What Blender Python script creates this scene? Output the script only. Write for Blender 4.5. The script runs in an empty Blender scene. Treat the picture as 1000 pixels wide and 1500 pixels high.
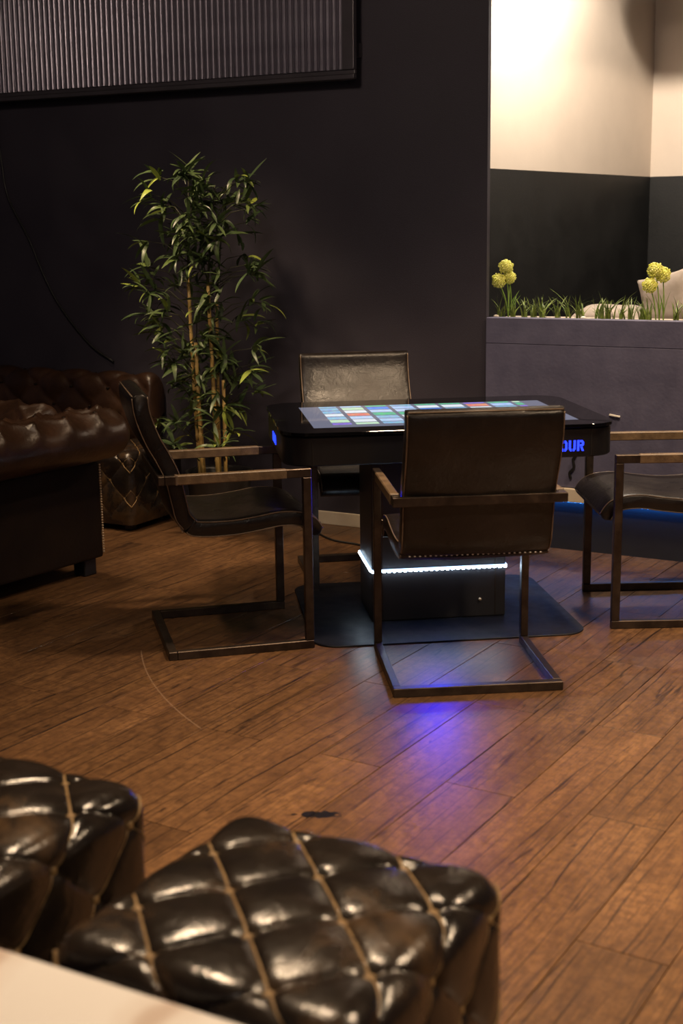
import bpy, bmesh, math, random
from mathutils import Vector, Matrix, noise
random.seed(7)
sc = bpy.context.scene
col = sc.collection
R = math.radians

# ------------------------------------------------------------------ camera
CAM_H, PITCH, ROLL, FPX = 1.45, 0.2104, -0.0149, 1951.5
cd = bpy.data.cameras.new('camera'); cam = bpy.data.objects.new('camera', cd); col.objects.link(cam)
fw = Vector((0, math.cos(PITCH), -math.sin(PITCH))); up0 = Vector((0, math.sin(PITCH), math.cos(PITCH))); r0 = Vector((1, 0, 0))
rt = r0*math.cos(ROLL) + up0*math.sin(ROLL); up = up0*math.cos(ROLL) - r0*math.sin(ROLL)
m = Matrix.Identity(4)
for i in range(3):
    m[i][0] = rt[i]; m[i][1] = up[i]; m[i][2] = -fw[i]
m[2][3] = CAM_H
cam.matrix_world = m
cd.sensor_fit = 'AUTO'; cd.sensor_width = 36; cd.lens = FPX/1500*36
cd.dof.use_dof = True; cd.dof.focus_distance = 5.3; cd.dof.aperture_fstop = 3.2
cd.clip_start = .05
sc.camera = cam
sc.view_settings.view_transform = 'Standard'; sc.view_settings.look = 'None'
sc.view_settings.gamma = 1; sc.view_settings.use_curve_mapping = False
sc.view_settings.exposure = 0.18

# ------------------------------------------------------------------ frame of the room: u along the dark wall, n towards it
TH = -0.5157
NW = 5.632                       # distance of the dark wall along n
def WP(u, n, z=0): return Vector((u*math.cos(TH) - n*math.sin(TH), u*math.sin(TH) + n*math.cos(TH), z))

# ------------------------------------------------------------------ world and lamps
w = bpy.data.worlds.new('world'); sc.world = w; w.use_nodes = True
w.node_tree.nodes['Background'].inputs[0].default_value = (.50, .42, .55, 1)
w.node_tree.nodes['Background'].inputs[1].default_value = .032
WARM = (1, .72, .46)
def spot(name, loc, target, power, size, blend=.6, radius=.08, color=WARM):
    l = bpy.data.lights.new(name, 'SPOT'); l.energy = power; l.spot_size = R(size); l.spot_blend = blend
    l.shadow_soft_size = radius; l.color = color
    o = bpy.data.objects.new(name, l); col.objects.link(o); o.location = loc
    o.rotation_euler = (Vector(target) - Vector(loc)).to_track_quat('-Z', 'Y').to_euler()
    return o
spot('ceiling_downlight_right', (2.0, 2.35, 3.05), (1.75, 2.45, 0), 640, 100, .95, .14)
spot('chair_sheen_spot', (1.62, 2.25, 3.0), (.25, 5.8, .78), 330, 15, .6, .16)  # added narrow beam, only gives the far chair back its sheen
spot('ceiling_downlight_ottoman', (-.55, 2.95, 3.05), (-.2, 2.2, 0), 330, 100, .9, .18)
spot('ceiling_downlight_table', (.55, 4.15, 3.05), (.6, 4.6, 0), 250, 95, .9, .14)
spot('ceiling_downlight_low_wall', (1.9, 4.6, 3.05), (1.5, 5.3, .5), 185, 90, .9, .12)
spot('ceiling_downlight_left', (-1.7, 4.4, 3.05), (-1.3, 5.25, .7), 75, 75, .9, .10)
spot('ceiling_downlight_plant', WP(-3.95, 4.5, 3.05), WP(-3.72, 5.12, .9), 230, 52, .95, .16)
spot('wall_fill_spot', (-.75, 3.3, 3.05), WP(-4.0, NW, 2.0), 150, 95, 1, .25, (1, .78, .6))  # added fill, evens the brightness of the dark wall and ribbed panel
spot('niche_wall_washer', WP(-2.2, 6.25, 2.98), WP(-2.62, 6.9, 1.0), 190, 140, .5, .06, (1, .86, .70))
spot('niche_pendant_light', WP(-.9, 6.7, 2.75), WP(-1.3, 7.0, .9), 52, 125, .12, .05, (1, .80, .60))
# large area light added behind the viewer as front fill
al = bpy.data.lights.new('front_fill_light', 'AREA'); al.shape = 'RECTANGLE'; al.size = 2.4; al.size_y = 1.2; al.energy = 22; al.color = (1, .80, .66)
ao = bpy.data.objects.new('front_fill_light', al); col.objects.link(ao); ao.location = (.6, -1.6, 3.0)
ao.rotation_euler = (Vector((-.8, 6, 2.0)) - Vector((.6, -1.6, 3.0))).to_track_quat('-Z', 'Y').to_euler()

# ------------------------------------------------------------------ material helpers
def base_mat(name):
    mt = bpy.data.materials.new(name); mt.use_nodes = True
    nt = mt.node_tree; return mt, nt, nt.nodes['Principled BSDF']
def N(nt, t, **kw):
    n = nt.nodes.new(t)
    for k, v in kw.items():
        if k.startswith('i_'): n.inputs[k[2:].replace('_', ' ')].default_value = v
        else: setattr(n, k, v)
    return n
def ramp(nt, fac, stops):
    r = nt.nodes.new('ShaderNodeValToRGB'); e = r.color_ramp.elements
    while len(e) < len(stops): e.new(.5)
    for k, (p, c) in enumerate(stops):
        e[k].position = p; e[k].color = (*c, 1) if len(c) == 3 else c
    nt.links.new(fac, r.inputs[0]); return r.outputs[0]
def simple(name, c1, c2=None, scale=8, rough=.5, rough2=None, metal=0, bump=0, bscale=120, coat=0, spec=.5, detail=5, random_obj=False):
    mt, nt, b = base_mat(name); L = nt.links
    tc = N(nt, 'ShaderNodeTexCoord'); src = tc.outputs['Object']
    nz = N(nt, 'ShaderNodeTexNoise', i_Scale=scale, i_Detail=detail, i_Roughness=.6); L.new(src, nz.inputs['Vector'])
    c2 = c2 or c1
    L.new(ramp(nt, nz.outputs[0], [(.35, c1), (.65, c2)]), b.inputs['Base Color'])
    if rough2 is None: b.inputs['Roughness'].default_value = rough
    else:
        mr = N(nt, 'ShaderNodeMapRange'); mr.inputs[1].default_value = .3; mr.inputs[2].default_value = .7
        mr.inputs[3].default_value = rough; mr.inputs[4].default_value = rough2
        L.new(nz.outputs[0], mr.inputs[0]); L.new(mr.outputs[0], b.inputs['Roughness'])
    b.inputs['Metallic'].default_value = metal; b.inputs['Specular IOR Level'].default_value = spec
    b.inputs['Coat Weight'].default_value = coat; b.inputs['Coat Roughness'].default_value = .15
    if bump:
        bn = N(nt, 'ShaderNodeTexNoise', i_Scale=bscale, i_Detail=4); L.new(src, bn.inputs['Vector'])
        bp = N(nt, 'ShaderNodeBump'); bp.inputs['Strength'].default_value = bump; bp.inputs['Distance'].default_value = .004
        L.new(bn.outputs[0], bp.inputs['Height']); L.new(bp.outputs[0], b.inputs['Normal'])
    return mt
def emit(name, c, s):
    mt, nt, b = base_mat(name)
    b.inputs['Base Color'].default_value = (.02, .02, .02, 1)
    b.inputs['Emission Color'].default_value = (*c, 1); b.inputs['Emission Strength'].default_value = s
    return mt
def leather(name, c1, c2, c3, rough=.32, scale=7, wrinkle=.35, spec=.55):
    mt, nt, b = base_mat(name); L = nt.links
    tc = N(nt, 'ShaderNodeTexCoord'); src = tc.outputs['Object']
    nz = N(nt, 'ShaderNodeTexNoise', i_Scale=scale, i_Detail=6, i_Roughness=.62, i_Distortion=.4); L.new(src, nz.inputs['Vector'])
    L.new(ramp(nt, nz.outputs[0], [(.32, c1), (.52, c2), (.72, c3)]), b.inputs['Base Color'])
    mr = N(nt, 'ShaderNodeMapRange'); mr.inputs[1].default_value = .3; mr.inputs[2].default_value = .7
    mr.inputs[3].default_value = rough - .05; mr.inputs[4].default_value = rough + .12
    L.new(nz.outputs[0], mr.inputs[0]); L.new(mr.outputs[0], b.inputs['Roughness'])
    w1 = N(nt, 'ShaderNodeTexNoise', i_Scale=26, i_Detail=3, i_Distortion=1.2); L.new(src, w1.inputs['Vector'])
    w2 = N(nt, 'ShaderNodeTexVoronoi', i_Scale=260); L.new(src, w2.inputs['Vector'])
    ad = N(nt, 'ShaderNodeMath', operation='MULTIPLY_ADD'); ad.inputs[1].default_value = .12
    L.new(w2.outputs[0], ad.inputs[0]); L.new(w1.outputs[0], ad.inputs[2])
    bp = N(nt, 'ShaderNodeBump'); bp.inputs['Strength'].default_value = wrinkle; bp.inputs['Distance'].default_value = .006
    L.new(ad.outputs[0], bp.inputs['Height']); L.new(bp.outputs[0], b.inputs['Normal'])
    b.inputs['Specular IOR Level'].default_value = spec
    return mt

M = {}
M['wall'] = simple('dark_wall_paint', (.0270, .0230, .0350), (.0345, .0300, .0440), 3, .55, .7, bump=.25, bscale=220)
M['knee'] = simple('slate_panel', (.078, .077, .135), (.105, .103, .172), 9, .55, .7, bump=.3, bscale=60, detail=8)
M['kick'] = simple('black_kick', (.016, .018, .026), (.022, .025, .034), 6, .5)
M['dado'] = simple('charcoal_dado', (.0042, .0046, .005), (.0065, .007, .0076), 4, .5, .65, bump=.2, bscale=150)
M['cream'] = simple('cream_paint', (.60, .515, .435), (.64, .55, .465), 3, .75, bump=.15, bscale=200)
M['baseboard'] = simple('cream_trim', (.62, .54, .42), (.70, .62, .50), 5, .45)
M['ceiling'] = simple('ceiling_paint', (.02, .018, .02), (.026, .024, .026), 3, .8)
M['subfloor'] = simple('subfloor', (.030, .016, .009), (.022, .012, .007), 5, .7)
M['groove'] = simple('groove', (.01, .007, .005), None, 5, .8)
M['ott'] = leather('ottoman_leather', (.0085, .0068, .006), (.018, .0125, .009), (.085, .046, .018), .22, 5.5, .3)
M['seam'] = simple('worn_seam', (.17, .10, .036), (.30, .19, .075), 40, .5, bump=.3, bscale=400)
M['seam_dark'] = simple('worn_crease', (.085, .052, .022), (.15, .094, .042), 40, .5, bump=.3, bscale=400)
M['sofa'] = leather('chesterfield_leather', (.020, .0095, .005), (.034, .0155, .008), (.06, .027, .012), .33, 6, .35)
M['sofa_dark'] = leather('chesterfield_panel', (.0085, .0048, .003), (.012, .0066, .004), (.018, .0095, .0055), .5, 4, .25, .15)
M['nail'] = simple('nail_brass', (.55, .42, .28), None, 10, .35, metal=.3)
M['chair_leather'] = leather('chair_leather', (.0075, .0058, .0056), (.0115, .0088, .0082), (.024, .017, .014), .30, 6, .28, .36)
M['piping'] = simple('chair_piping', (.10, .065, .042), (.17, .12, .08), 25, .45)
M['steel'] = simple('bronzed_steel', (.045, .034, .028), (.085, .062, .046), 18, .30, .48, metal=.75)
M['sleeve'] = simple('arm_sleeve_leather', (.10, .064, .036), (.19, .125, .068), 22, .38, .5, bump=.25, bscale=200)
M['black'] = simple('black_lacquer', (.007, .007, .0085), (.010, .010, .012), 6, .36)
M['pillar'] = simple('pillar_lacquer', (.018, .018, .022), (.024, .024, .029), 8, .5)
M['glass'] = simple('black_glass', (.003, .003, .004), None, 6, .035, spec=.6)
M['plate'] = simple('black_steel_plate', (.006, .0065, .009), (.010, .0105, .014), 14, .35, .5, spec=.2)
M['led_white'] = emit('led_white', (.42, .66, 1), 4)
M['led_dot'] = emit('led_dot', (.7, .86, 1), 45)
M['led_blue'] = emit('led_blue', (.03, .28, 1), 12)
M['sign_blue'] = emit('sign_blue', (.012, .035, 1), 2.6)
M['streak_glow_blue'] = emit('streak_glow_blue', (.010, .018, 1), 42)
M['rib'] = simple('ribbed_sheet', (.15, .138, .175), (.20, .185, .23), 9, .28, .4, metal=.6)
M['panel_frame'] = simple('panel_frame', (.042, .038, .046), (.055, .050, .060), 6, .4)
M['cable'] = simple('black_cable', (.004, .004, .004), None, 6, .5)
M['pot'] = simple('black_pot', (.016, .015, .015), (.022, .021, .020), 9, .35)
M['soil'] = simple('soil', (.012, .008, .005), (.03, .02, .012), 40, .9, bump=.6, bscale=90)
M['cane'] = simple('bamboo_cane', (.58, .36, .10), (.78, .54, .19), 22, .42)
M['twig'] = simple('twig', (.020, .022, .008), (.035, .034, .012), 22, .6)
M['flower'] = simple('flower_yellow', (.62, .66, .05), (.92, .90, .34), 90, .6, bump=.6, bscale=160)
M['stem'] = simple('flower_stem', (.13, .24, .03), (.20, .33, .05), 30, .5)
M['grass'] = simple('grass_blades', (.06, .12, .018), (.24, .31, .06), 25, .5)
M['cushion'] = simple('beige_linen', (.33, .28, .24), (.40, .34, .30), 20, .85, bump=.4, bscale=500)
M['gravel'] = simple('pale_gravel', (.38, .32, .26), (.55, .48, .40), 80, .85, bump=.8, bscale=140)
M['pebble'] = simple('white_pebble', (.75, .72, .66), None, 20, .5)
M['platform'] = simple('lounge_platform', (.03, .027, .03), (.045, .04, .044), 6, .7)

def leaf_mat():
    mt, nt, b = base_mat('bamboo_leaf'); L = nt.links
    oi = N(nt, 'ShaderNodeObjectInfo')
    c = ramp(nt, oi.outputs['Random'], [(0, (.030, .055, .020)), (.45, (.058, .098, .034)), (.70, (.13, .18, .045)), (1, (.36, .44, .07))])
    L.new(c, b.inputs['Base Color']); b.inputs['Roughness'].default_value = .42
    return mt
M['leaf'] = leaf_mat()

def marble():
    mt, nt, b = base_mat('marble'); L = nt.links
    tc = N(nt, 'ShaderNodeTexCoord')
    wv = N(nt, 'ShaderNodeTexWave', i_Scale=1.1, i_Distortion=7, i_Detail=4); wv.inputs['Detail Scale'].default_value = 1.5
    L.new(tc.outputs['Object'], wv.inputs['Vector'])
    L.new(ramp(nt, wv.outputs['Fac'], [(0, (.66, .55, .48)), (.04, (.84, .78, .73)), (.25, (.90, .87, .84))]), b.inputs['Base Color'])
    b.inputs['Roughness'].default_value = .12
    return mt
M['marble'] = marble()

def wood():
    mt, nt, b = base_mat('vinyl_plank'); L = nt.links
    tc = N(nt, 'ShaderNodeTexCoord'); oi = N(nt, 'ShaderNodeObjectInfo'); ge = N(nt, 'ShaderNodeNewGeometry')
    # per-plank shift of the print
    mul = N(nt, 'ShaderNodeMath', operation='MULTIPLY'); mul.inputs[1].default_value = 37.0; L.new(oi.outputs['Random'], mul.inputs[0])
    cmb = N(nt, 'ShaderNodeCombineXYZ'); L.new(mul.outputs[0], cmb.inputs[0]); L.new(mul.outputs[0], cmb.inputs[1])
    add = N(nt, 'ShaderNodeVectorMath', operation='ADD'); L.new(tc.outputs['Object'], add.inputs[0]); L.new(cmb.outputs[0], add.inputs[1])
    def stretched(sx, sy, scale, detail, dist=0, rough=.55):
        mp = N(nt, 'ShaderNodeMapping'); mp.inputs['Scale'].default_value = (sx, sy, 1); L.new(add.outputs[0], mp.inputs[0])
        nz = N(nt, 'ShaderNodeTexNoise', i_Scale=scale, i_Detail=detail, i_Distortion=dist, i_Roughness=rough); L.new(mp.outputs[0], nz.inputs['Vector']); return nz.outputs[0]
    broad = stretched(5, 1.4, 1.6, 6, .4, .62)
    fine = stretched(70, 6, 1.5, 6, .2, .75)
    cracks2 = stretched(15, .55, 1.3, 4, .3, .5)
    gate = stretched(7, 2.2, 1.5, 2)
    ticks = stretched(40, 7, 1.0, 4, .6, .6)
    blot = N(nt, 'ShaderNodeTexNoise', i_Scale=34, i_Detail=6, i_Roughness=.75); L.new(add.outputs[0], blot.inputs['Vector'])
    c0 = ramp(nt, broad, [(.30, (.105, .052, .022)), (.5, (.158, .080, .034)), (.70, (.215, .112, .047))])
    def mixc(fac, a, bcol, mode='MIX', k=None):
        mx = N(nt, 'ShaderNodeMix', data_type='RGBA', blend_type=mode)
        if k is not None:
            mm = N(nt, 'ShaderNodeMath', operation='MULTIPLY'); mm.inputs[1].default_value = k; L.new(fac, mm.inputs[0]); fac = mm.outputs[0]
        L.new(fac, mx.inputs['Factor']); L.new(a, mx.inputs['A'])
        if isinstance(bcol, tuple): mx.inputs['B'].default_value = (*bcol, 1)
        else: L.new(bcol, mx.inputs['B'])
        return mx.outputs['Result']
    def both(a, b_):
        mm = N(nt, 'ShaderNodeMath', operation='MULTIPLY'); L.new(a, mm.inputs[0]); L.new(b_, mm.inputs[1]); return mm.outputs[0]
    f1 = ramp(nt, fine, [(.36, (1, 1, 1)), (.55, (0, 0, 0))])
    c1 = mixc(f1, c0, (.050, .025, .013), k=.7)
    fb = ramp(nt, blot.outputs[0], [(.44, (0, 0, 0)), (.60, (1, 1, 1))])
    c1 = mixc(fb, c1, (.058, .029, .016), k=.6)
    def streaks(freq, warp, gatef, lo, hi):
        sx_ = N(nt, 'ShaderNodeSeparateXYZ'); L.new(add.outputs[0], sx_.inputs[0])
        a = N(nt, 'ShaderNodeMath', operation='MULTIPLY'); a.inputs[1].default_value = freq; L.new(sx_.outputs[0], a.inputs[0])
        b2 = N(nt, 'ShaderNodeMath', operation='MULTIPLY_ADD'); b2.inputs[1].default_value = 2.2; L.new(warp, b2.inputs[0]); L.new(a.outputs[0], b2.inputs[2])
        fr = N(nt, 'ShaderNodeMath', operation='FRACT'); L.new(b2.outputs[0], fr.inputs[0])
        sb_ = N(nt, 'ShaderNodeMath', operation='SUBTRACT'); sb_.inputs[1].default_value = .5; L.new(fr.outputs[0], sb_.inputs[0])
        ab = N(nt, 'ShaderNodeMath', operation='ABSOLUTE'); L.new(sb_.outputs[0], ab.inputs[0])
        wd = N(nt, 'ShaderNodeMapRange'); wd.inputs[1].default_value = lo; wd.inputs[2].default_value = hi; wd.inputs[3].default_value = 0; wd.inputs[4].default_value = .062; L.new(gatef, wd.inputs[0])
        dv_ = N(nt, 'ShaderNodeMath', operation='SUBTRACT'); L.new(wd.outputs[0], dv_.inputs[0]); L.new(ab.outputs[0], dv_.inputs[1])
        mr_ = N(nt, 'ShaderNodeMapRange'); mr_.inputs[1].default_value = -.012; mr_.inputs[2].default_value = .02; L.new(dv_.outputs[0], mr_.inputs[0]); return mr_.outputs[0]
    k1 = streaks(17.0, stretched(4, .6, 1.0, 5, .25, .5), stretched(5, .9, 1.6, 5, .3, .65), .36, .70)
    c2 = mixc(k1, c1, (.016, .009, .007), k=.9)
    g1 = ramp(nt, gate, [(.45, (0, 0, 0)), (.58, (1, 1, 1))])
    k2 = ramp(nt, cracks2, [(.535, (0, 0, 0)), (.546, (1, 1, 1)), (.552, (1, 1, 1)), (.562, (0, 0, 0))])
    c3 = mixc(both(k2, g1), c2, (.016, .009, .007), k=.8)
    k4 = ramp(nt, ticks, [(.65, (0, 0, 0)), (.72, (1, 1, 1))])
    c3 = mixc(k4, c3, (.016, .009, .007), k=.85)
    k3 = ramp(nt, blot.outputs[0], [(.65, (0, 0, 0)), (.71, (1, 1, 1))])
    c4 = mixc(k3, c3, (.013, .008, .006), k=.85)
    # per-plank tone
    hv = N(nt, 'ShaderNodeHueSaturation'); mr = N(nt, 'ShaderNodeMapRange'); mr.inputs[3].default_value = .82; mr.inputs[4].default_value = 1.16
    L.new(oi.outputs['Random'], mr.inputs[0]); L.new(mr.outputs[0], hv.inputs['Value']); L.new(c4, hv.inputs['Color'])
    # a tar-black smear on the floor
    sub = N(nt, 'ShaderNodeVectorMath', operation='SUBTRACT'); sub.inputs[1].default_value = (-.067, 3.134, 0); L.new(ge.outputs['Position'], sub.inputs[0])
    rot = N(nt, 'ShaderNodeMapping'); rot.inputs['Rotation'].default_value = (0, 0, R(-38)); rot.inputs['Scale'].default_value = (13, 34, 1); L.new(sub.outputs[0], rot.inputs[0])
    ln = N(nt, 'ShaderNodeVectorMath', operation='LENGTH'); L.new(rot.outputs[0], ln.inputs[0])
    bn = N(nt, 'ShaderNodeTexNoise', i_Scale=55, i_Detail=3); L.new(ge.outputs['Position'], bn.inputs['Vector'])
    sm = N(nt, 'ShaderNodeMath', operation='MULTIPLY_ADD'); sm.inputs[1].default_value = 1.6; L.new(bn.outputs[0], sm.inputs[0]); L.new(ln.outputs['Value'], sm.inputs[2])
    st = ramp(nt, sm.outputs[0], [(.0, (1, 1, 1)), (.985, (1, 1, 1)), (1.0, (0, 0, 0))])
    mrs = N(nt, 'ShaderNodeMath', operation='LESS_THAN'); mrs.inputs[1].default_value = 1.45; L.new(sm.outputs[0], mrs.inputs[0])
    c5 = mixc(mrs.outputs[0], hv.outputs[0], (.006, .005, .006))
    # pale chair-leg scratch, a long arc
    s2 = N(nt, 'ShaderNodeVectorMath', operation='DISTANCE'); s2.inputs[1].default_value = (1.317, 4.832, 0); L.new(ge.outputs['Position'], s2.inputs[0])
    s3 = N(nt, 'ShaderNodeMath', operation='COMPARE'); s3.inputs[1].default_value = 2.058; s3.inputs[2].default_value = .0022; L.new(s2.outputs['Value'], s3.inputs[0])
    sx2 = N(nt, 'ShaderNodeSeparateXYZ'); L.new(ge.outputs['Position'], sx2.inputs[0])
    s4 = N(nt, 'ShaderNodeMath', operation='COMPARE'); s4.inputs[1].default_value = 4.12; s4.inputs[2].default_value = .38; L.new(sx2.outputs[1], s4.inputs[0])
    s5 = N(nt, 'ShaderNodeMath', operation='LESS_THAN'); s5.inputs[1].default_value = 0; L.new(sx2.outputs[0], s5.inputs[0])
    c5 = mixc(both(both(s3.outputs[0], s4.outputs[0]), s5.outputs[0]), c5, (.30, .20, .13), k=.4)
    L.new(c5, b.inputs['Base Color'])
    rr = N(nt, 'ShaderNodeMapRange'); rr.inputs[3].default_value = .28; rr.inputs[4].default_value = .42; L.new(fine, rr.inputs[0]); L.new(rr.outputs[0], b.inputs['Roughness'])
    bp = N(nt, 'ShaderNodeBump'); bp.inputs['Strength'].default_value = .22; bp.inputs['Distance'].default_value = .002
    L.new(fine, bp.inputs['Height']); L.new(bp.outputs[0], b.inputs['Normal'])
    b.inputs['Specular IOR Level'].default_value = .45
    return mt
M['plank'] = wood()

def screen_mat():
    mt, nt, b = base_mat('screen'); L = nt.links
    tc = N(nt, 'ShaderNodeTexCoord'); mp = N(nt, 'ShaderNodeMapping'); L.new(tc.outputs['Object'], mp.inputs[0])
    mp.inputs['Scale'].default_value = (10.2, 12.5, 1); mp.inputs['Location'].default_value = (.3, .42, 0)
    fl = N(nt, 'ShaderNodeVectorMath', operation='FLOOR'); L.new(mp.outputs[0], fl.inputs[0])
    fr = N(nt, 'ShaderNodeVectorMath', operation='FRACTION'); L.new(mp.outputs[0], fr.inputs[0])
    wn = N(nt, 'ShaderNodeTexWhiteNoise', noise_dimensions='2D'); L.new(fl.outputs[0], wn.inputs['Vector'])
    tile = ramp(nt, wn.outputs['Value'], [(0, (.10, .30, .95)), (.16, (.55, .72, 1)), (.34, (.14, .58, .34)), (.46, (.85, .92, 1)), (.60, (.30, .55, .80)), (.72, (.30, .22, .75)), (.79, (.60, .85, .60)), (.90, (.45, .65, 1)), (.97, (.85, .30, .22))])
    tile.node.color_ramp.interpolation = 'CONSTANT'
    sp = N(nt, 'ShaderNodeSeparateXYZ'); L.new(fr.outputs[0], sp.inputs[0])
    def band(o):
        a = N(nt, 'ShaderNodeMath', operation='COMPARE'); a.inputs[1].default_value = .5; a.inputs[2].default_value = .42; L.new(o, a.inputs[0]); return a.outputs[0]
    mm = N(nt, 'ShaderNodeMath', operation='MULTIPLY'); L.new(band(sp.outputs[0]), mm.inputs[0]); L.new(band(sp.outputs[1]), mm.inputs[1])
    nz = N(nt, 'ShaderNodeTexNoise', i_Scale=60, i_Detail=2); L.new(tc.outputs['Object'], nz.inputs['Vector'])
    mx0 = N(nt, 'ShaderNodeMix', data_type='RGBA', blend_type='OVERLAY'); mx0.inputs['Factor'].default_value = .8; L.new(tile, mx0.inputs['A']); L.new(nz.outputs['Color'], mx0.inputs['B'])
    # picture area inside a grey border
    so = N(nt, 'ShaderNodeSeparateXYZ'); L.new(tc.outputs['Object'], so.inputs[0])
    bx_ = N(nt, 'ShaderNodeMath', operation='COMPARE'); bx_.inputs[1].default_value = 0; bx_.inputs[2].default_value = .40; L.new(so.outputs[0], bx_.inputs[0])
    by_ = N(nt, 'ShaderNodeMath', operation='COMPARE'); by_.inputs[1].default_value = 0; by_.inputs[2].default_value = .245; L.new(so.outputs[1], by_.inputs[0])
    m2 = N(nt, 'ShaderNodeMath', operation='MULTIPLY'); L.new(bx_.outputs[0], m2.inputs[0]); L.new(by_.outputs[0], m2.inputs[1])
    m3 = N(nt, 'ShaderNodeMath', operation='MULTIPLY'); L.new(m2.outputs[0], m3.inputs[0]); L.new(mm.outputs[0], m3.inputs[1])
    mx = N(nt, 'ShaderNodeMix', data_type='RGBA'); mx.inputs['A'].default_value = (.17, .18, .25, 1); L.new(m3.outputs[0], mx.inputs['Factor']); L.new(mx0.outputs['Result'], mx.inputs['B'])
    b.inputs['Base Color'].default_value = (.005, .005, .006, 1); b.inputs['Roughness'].default_value = .032
    L.new(mx.outputs['Result'], b.inputs['Emission Color']); b.inputs['Emission Strength'].default_value = .8
    return mt
M['screen'] = screen_mat()

# ------------------------------------------------------------------ object helpers
def link(name, me, mat=None, parent=None, smooth=False):
    o = bpy.data.objects.new(name, me); col.objects.link(o)
    if mat is not None and not me.materials: me.materials.append(M[mat] if isinstance(mat, str) else mat)
    if parent is not None: o.parent = parent
    if smooth: me.polygons.foreach_set('use_smooth', [True]*len(me.polygons))
    return o
def empty(name, loc=(0, 0, 0), rz=0):
    o = bpy.data.objects.new(name, None); col.objects.link(o); o.location = loc; o.rotation_euler = (0, 0, rz); o.empty_display_size = .1
    return o
def tag(o, label, cat, group=None):
    o['label'] = label; o['category'] = cat
    if group: o['group'] = group
    return o
def struct(o, label=None):
    o['kind'] = 'structure'
    if label: o['label'] = label
    return o
class MB:
    def __init__(s): s.v = []; s.f = []
    def add(s, v, f):
        k = len(s.v); s.v += [Vector(p) for p in v]; s.f += [tuple(i+k for i in q) for q in f]; return s
    def bm(s, bm_):
        bm_.verts.ensure_lookup_table(); bm_.verts.index_update()
        s.add([v.co.copy() for v in bm_.verts], [[v.index for v in f.verts] for f in bm_.faces]); bm_.free(); return s
    def box(s, x0, x1, y0, y1, z0, z1, bev=0, seg=2, mat=None):
        b = bmesh.new(); bmesh.ops.create_cube(b, size=1)
        for v in b.verts: v.co = Vector(((x0+x1)/2 + v.co.x*(x1-x0), (y0+y1)/2 + v.co.y*(y1-y0), (z0+z1)/2 + v.co.z*(z1-z0)))
        if bev: bmesh.ops.bevel(b, geom=b.edges[:], offset=bev, segments=seg, profile=.5, affect='EDGES')
        if mat is not None: b.transform(mat)
        return s.bm(b)
    def tube(s, pts, r, n=8, cap=True):
        pts = [Vector(p) for p in pts]; rs = r if isinstance(r, (list, tuple)) else [r]*len(pts)
        k0 = len(s.v); ref = None
        for i, p in enumerate(pts):
            d = (pts[min(i+1, len(pts)-1)] - pts[max(i-1, 0)])
            d = d.normalized() if d.length > 1e-9 else Vector((0, 0, 1))
            if ref is None:
                ref = d.orthogonal().normalized()
            ref = (ref - d*ref.dot(d)); ref = ref.normalized() if ref.length > 1e-6 else d.orthogonal().normalized()
            q = d.cross(ref)
            for j in range(n):
                a = 2*math.pi*j/n; s.v.append(p + (ref*math.cos(a) + q*math.sin(a))*rs[i])
        for i in range(len(pts)-1):
            for j in range(n):
                a = k0+i*n+j; b = k0+i*n+(j+1) % n
                s.f.append((a, b, b+n, a+n))
        if cap:
            s.f.append(tuple(k0+j for j in reversed(range(n)))); e = k0+(len(pts)-1)*n; s.f.append(tuple(e+j for j in range(n)))
        return s
    def lathe(s, prof, n=32):
        k0 = len(s.v)
        for (r, z) in prof:
            for j in range(n):
                a = 2*math.pi*j/n; s.v.append(Vector((r*math.cos(a), r*math.sin(a), z)))
        for i in range(len(prof)-1):
            for j in range(n):
                a = k0+i*n+j; b = k0+i*n+(j+1) % n; s.f.append((a, b, b+n, a+n))
        return s
    def ball(s, c, r, seg=10, rings=6, sc_=(1, 1, 1)):
        b = bmesh.new(); bmesh.ops.create_uvsphere(b, u_segments=seg, v_segments=rings, radius=r)
        for v in b.verts: v.co = Vector((v.co.x*sc_[0]+c[0], v.co.y*sc_[1]+c[1], v.co.z*sc_[2]+c[2]))
        return s.bm(b)
    def grid(s, rows, close=False):
        k0 = len(s.v); n = len(rows[0])
        for r in rows: s.v += [Vector(p) for p in r]
        for i in range(len(rows)-1):
            for j in range(n - (0 if close else 1)):
                a = k0+i*n+j; b = k0+i*n+(j+1) % n; s.f.append((a, b, b+n, a+n))
        return s
    def prism(s, poly, z0, z1):
        n = len(poly); k = len(s.v)
        s.v += [Vector((p[0], p[1], z0)) for p in poly] + [Vector((p[0], p[1], z1)) for p in poly]
        s.f.append(tuple(k+i for i in reversed(range(n)))); s.f.append(tuple(k+n+i for i in range(n)))
        for i in range(n): s.f.append((k+i, k+(i+1) % n, k+n+(i+1) % n, k+n+i))
        return s
    def mesh(s, name='mesh', merge=0):
        me = bpy.data.meshes.new(name); me.from_pydata([tuple(v) for v in s.v], [], s.f); me.update()
        b = bmesh.new(); b.from_mesh(me)
        if merge: bmesh.ops.remove_doubles(b, verts=b.verts[:], dist=merge)
        bmesh.ops.recalc_face_normals(b, faces=b.faces[:]); b.to_mesh(me); b.free()
        return me
    def build(s, name, mat, parent=None, smooth=False, merge=0):
        return link(name, s.mesh(name, merge), mat, parent, smooth)
def autosmooth(o, ang=40):
    me = o.data; me.polygons.foreach_set('use_smooth', [True]*len(me.polygons))
    b = bmesh.new(); b.from_mesh(me)
    for e in b.edges:
        if len(e.link_faces) == 2 and e.calc_face_angle(0) > R(ang): e.smooth = False
    b.to_mesh(me); b.free(); return o
def copy_tree(o, parent=None):
    c = o.copy(); col.objects.link(c); c.parent = parent
    for ch in list(o.children): copy_tree(ch, c)
    return c
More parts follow.
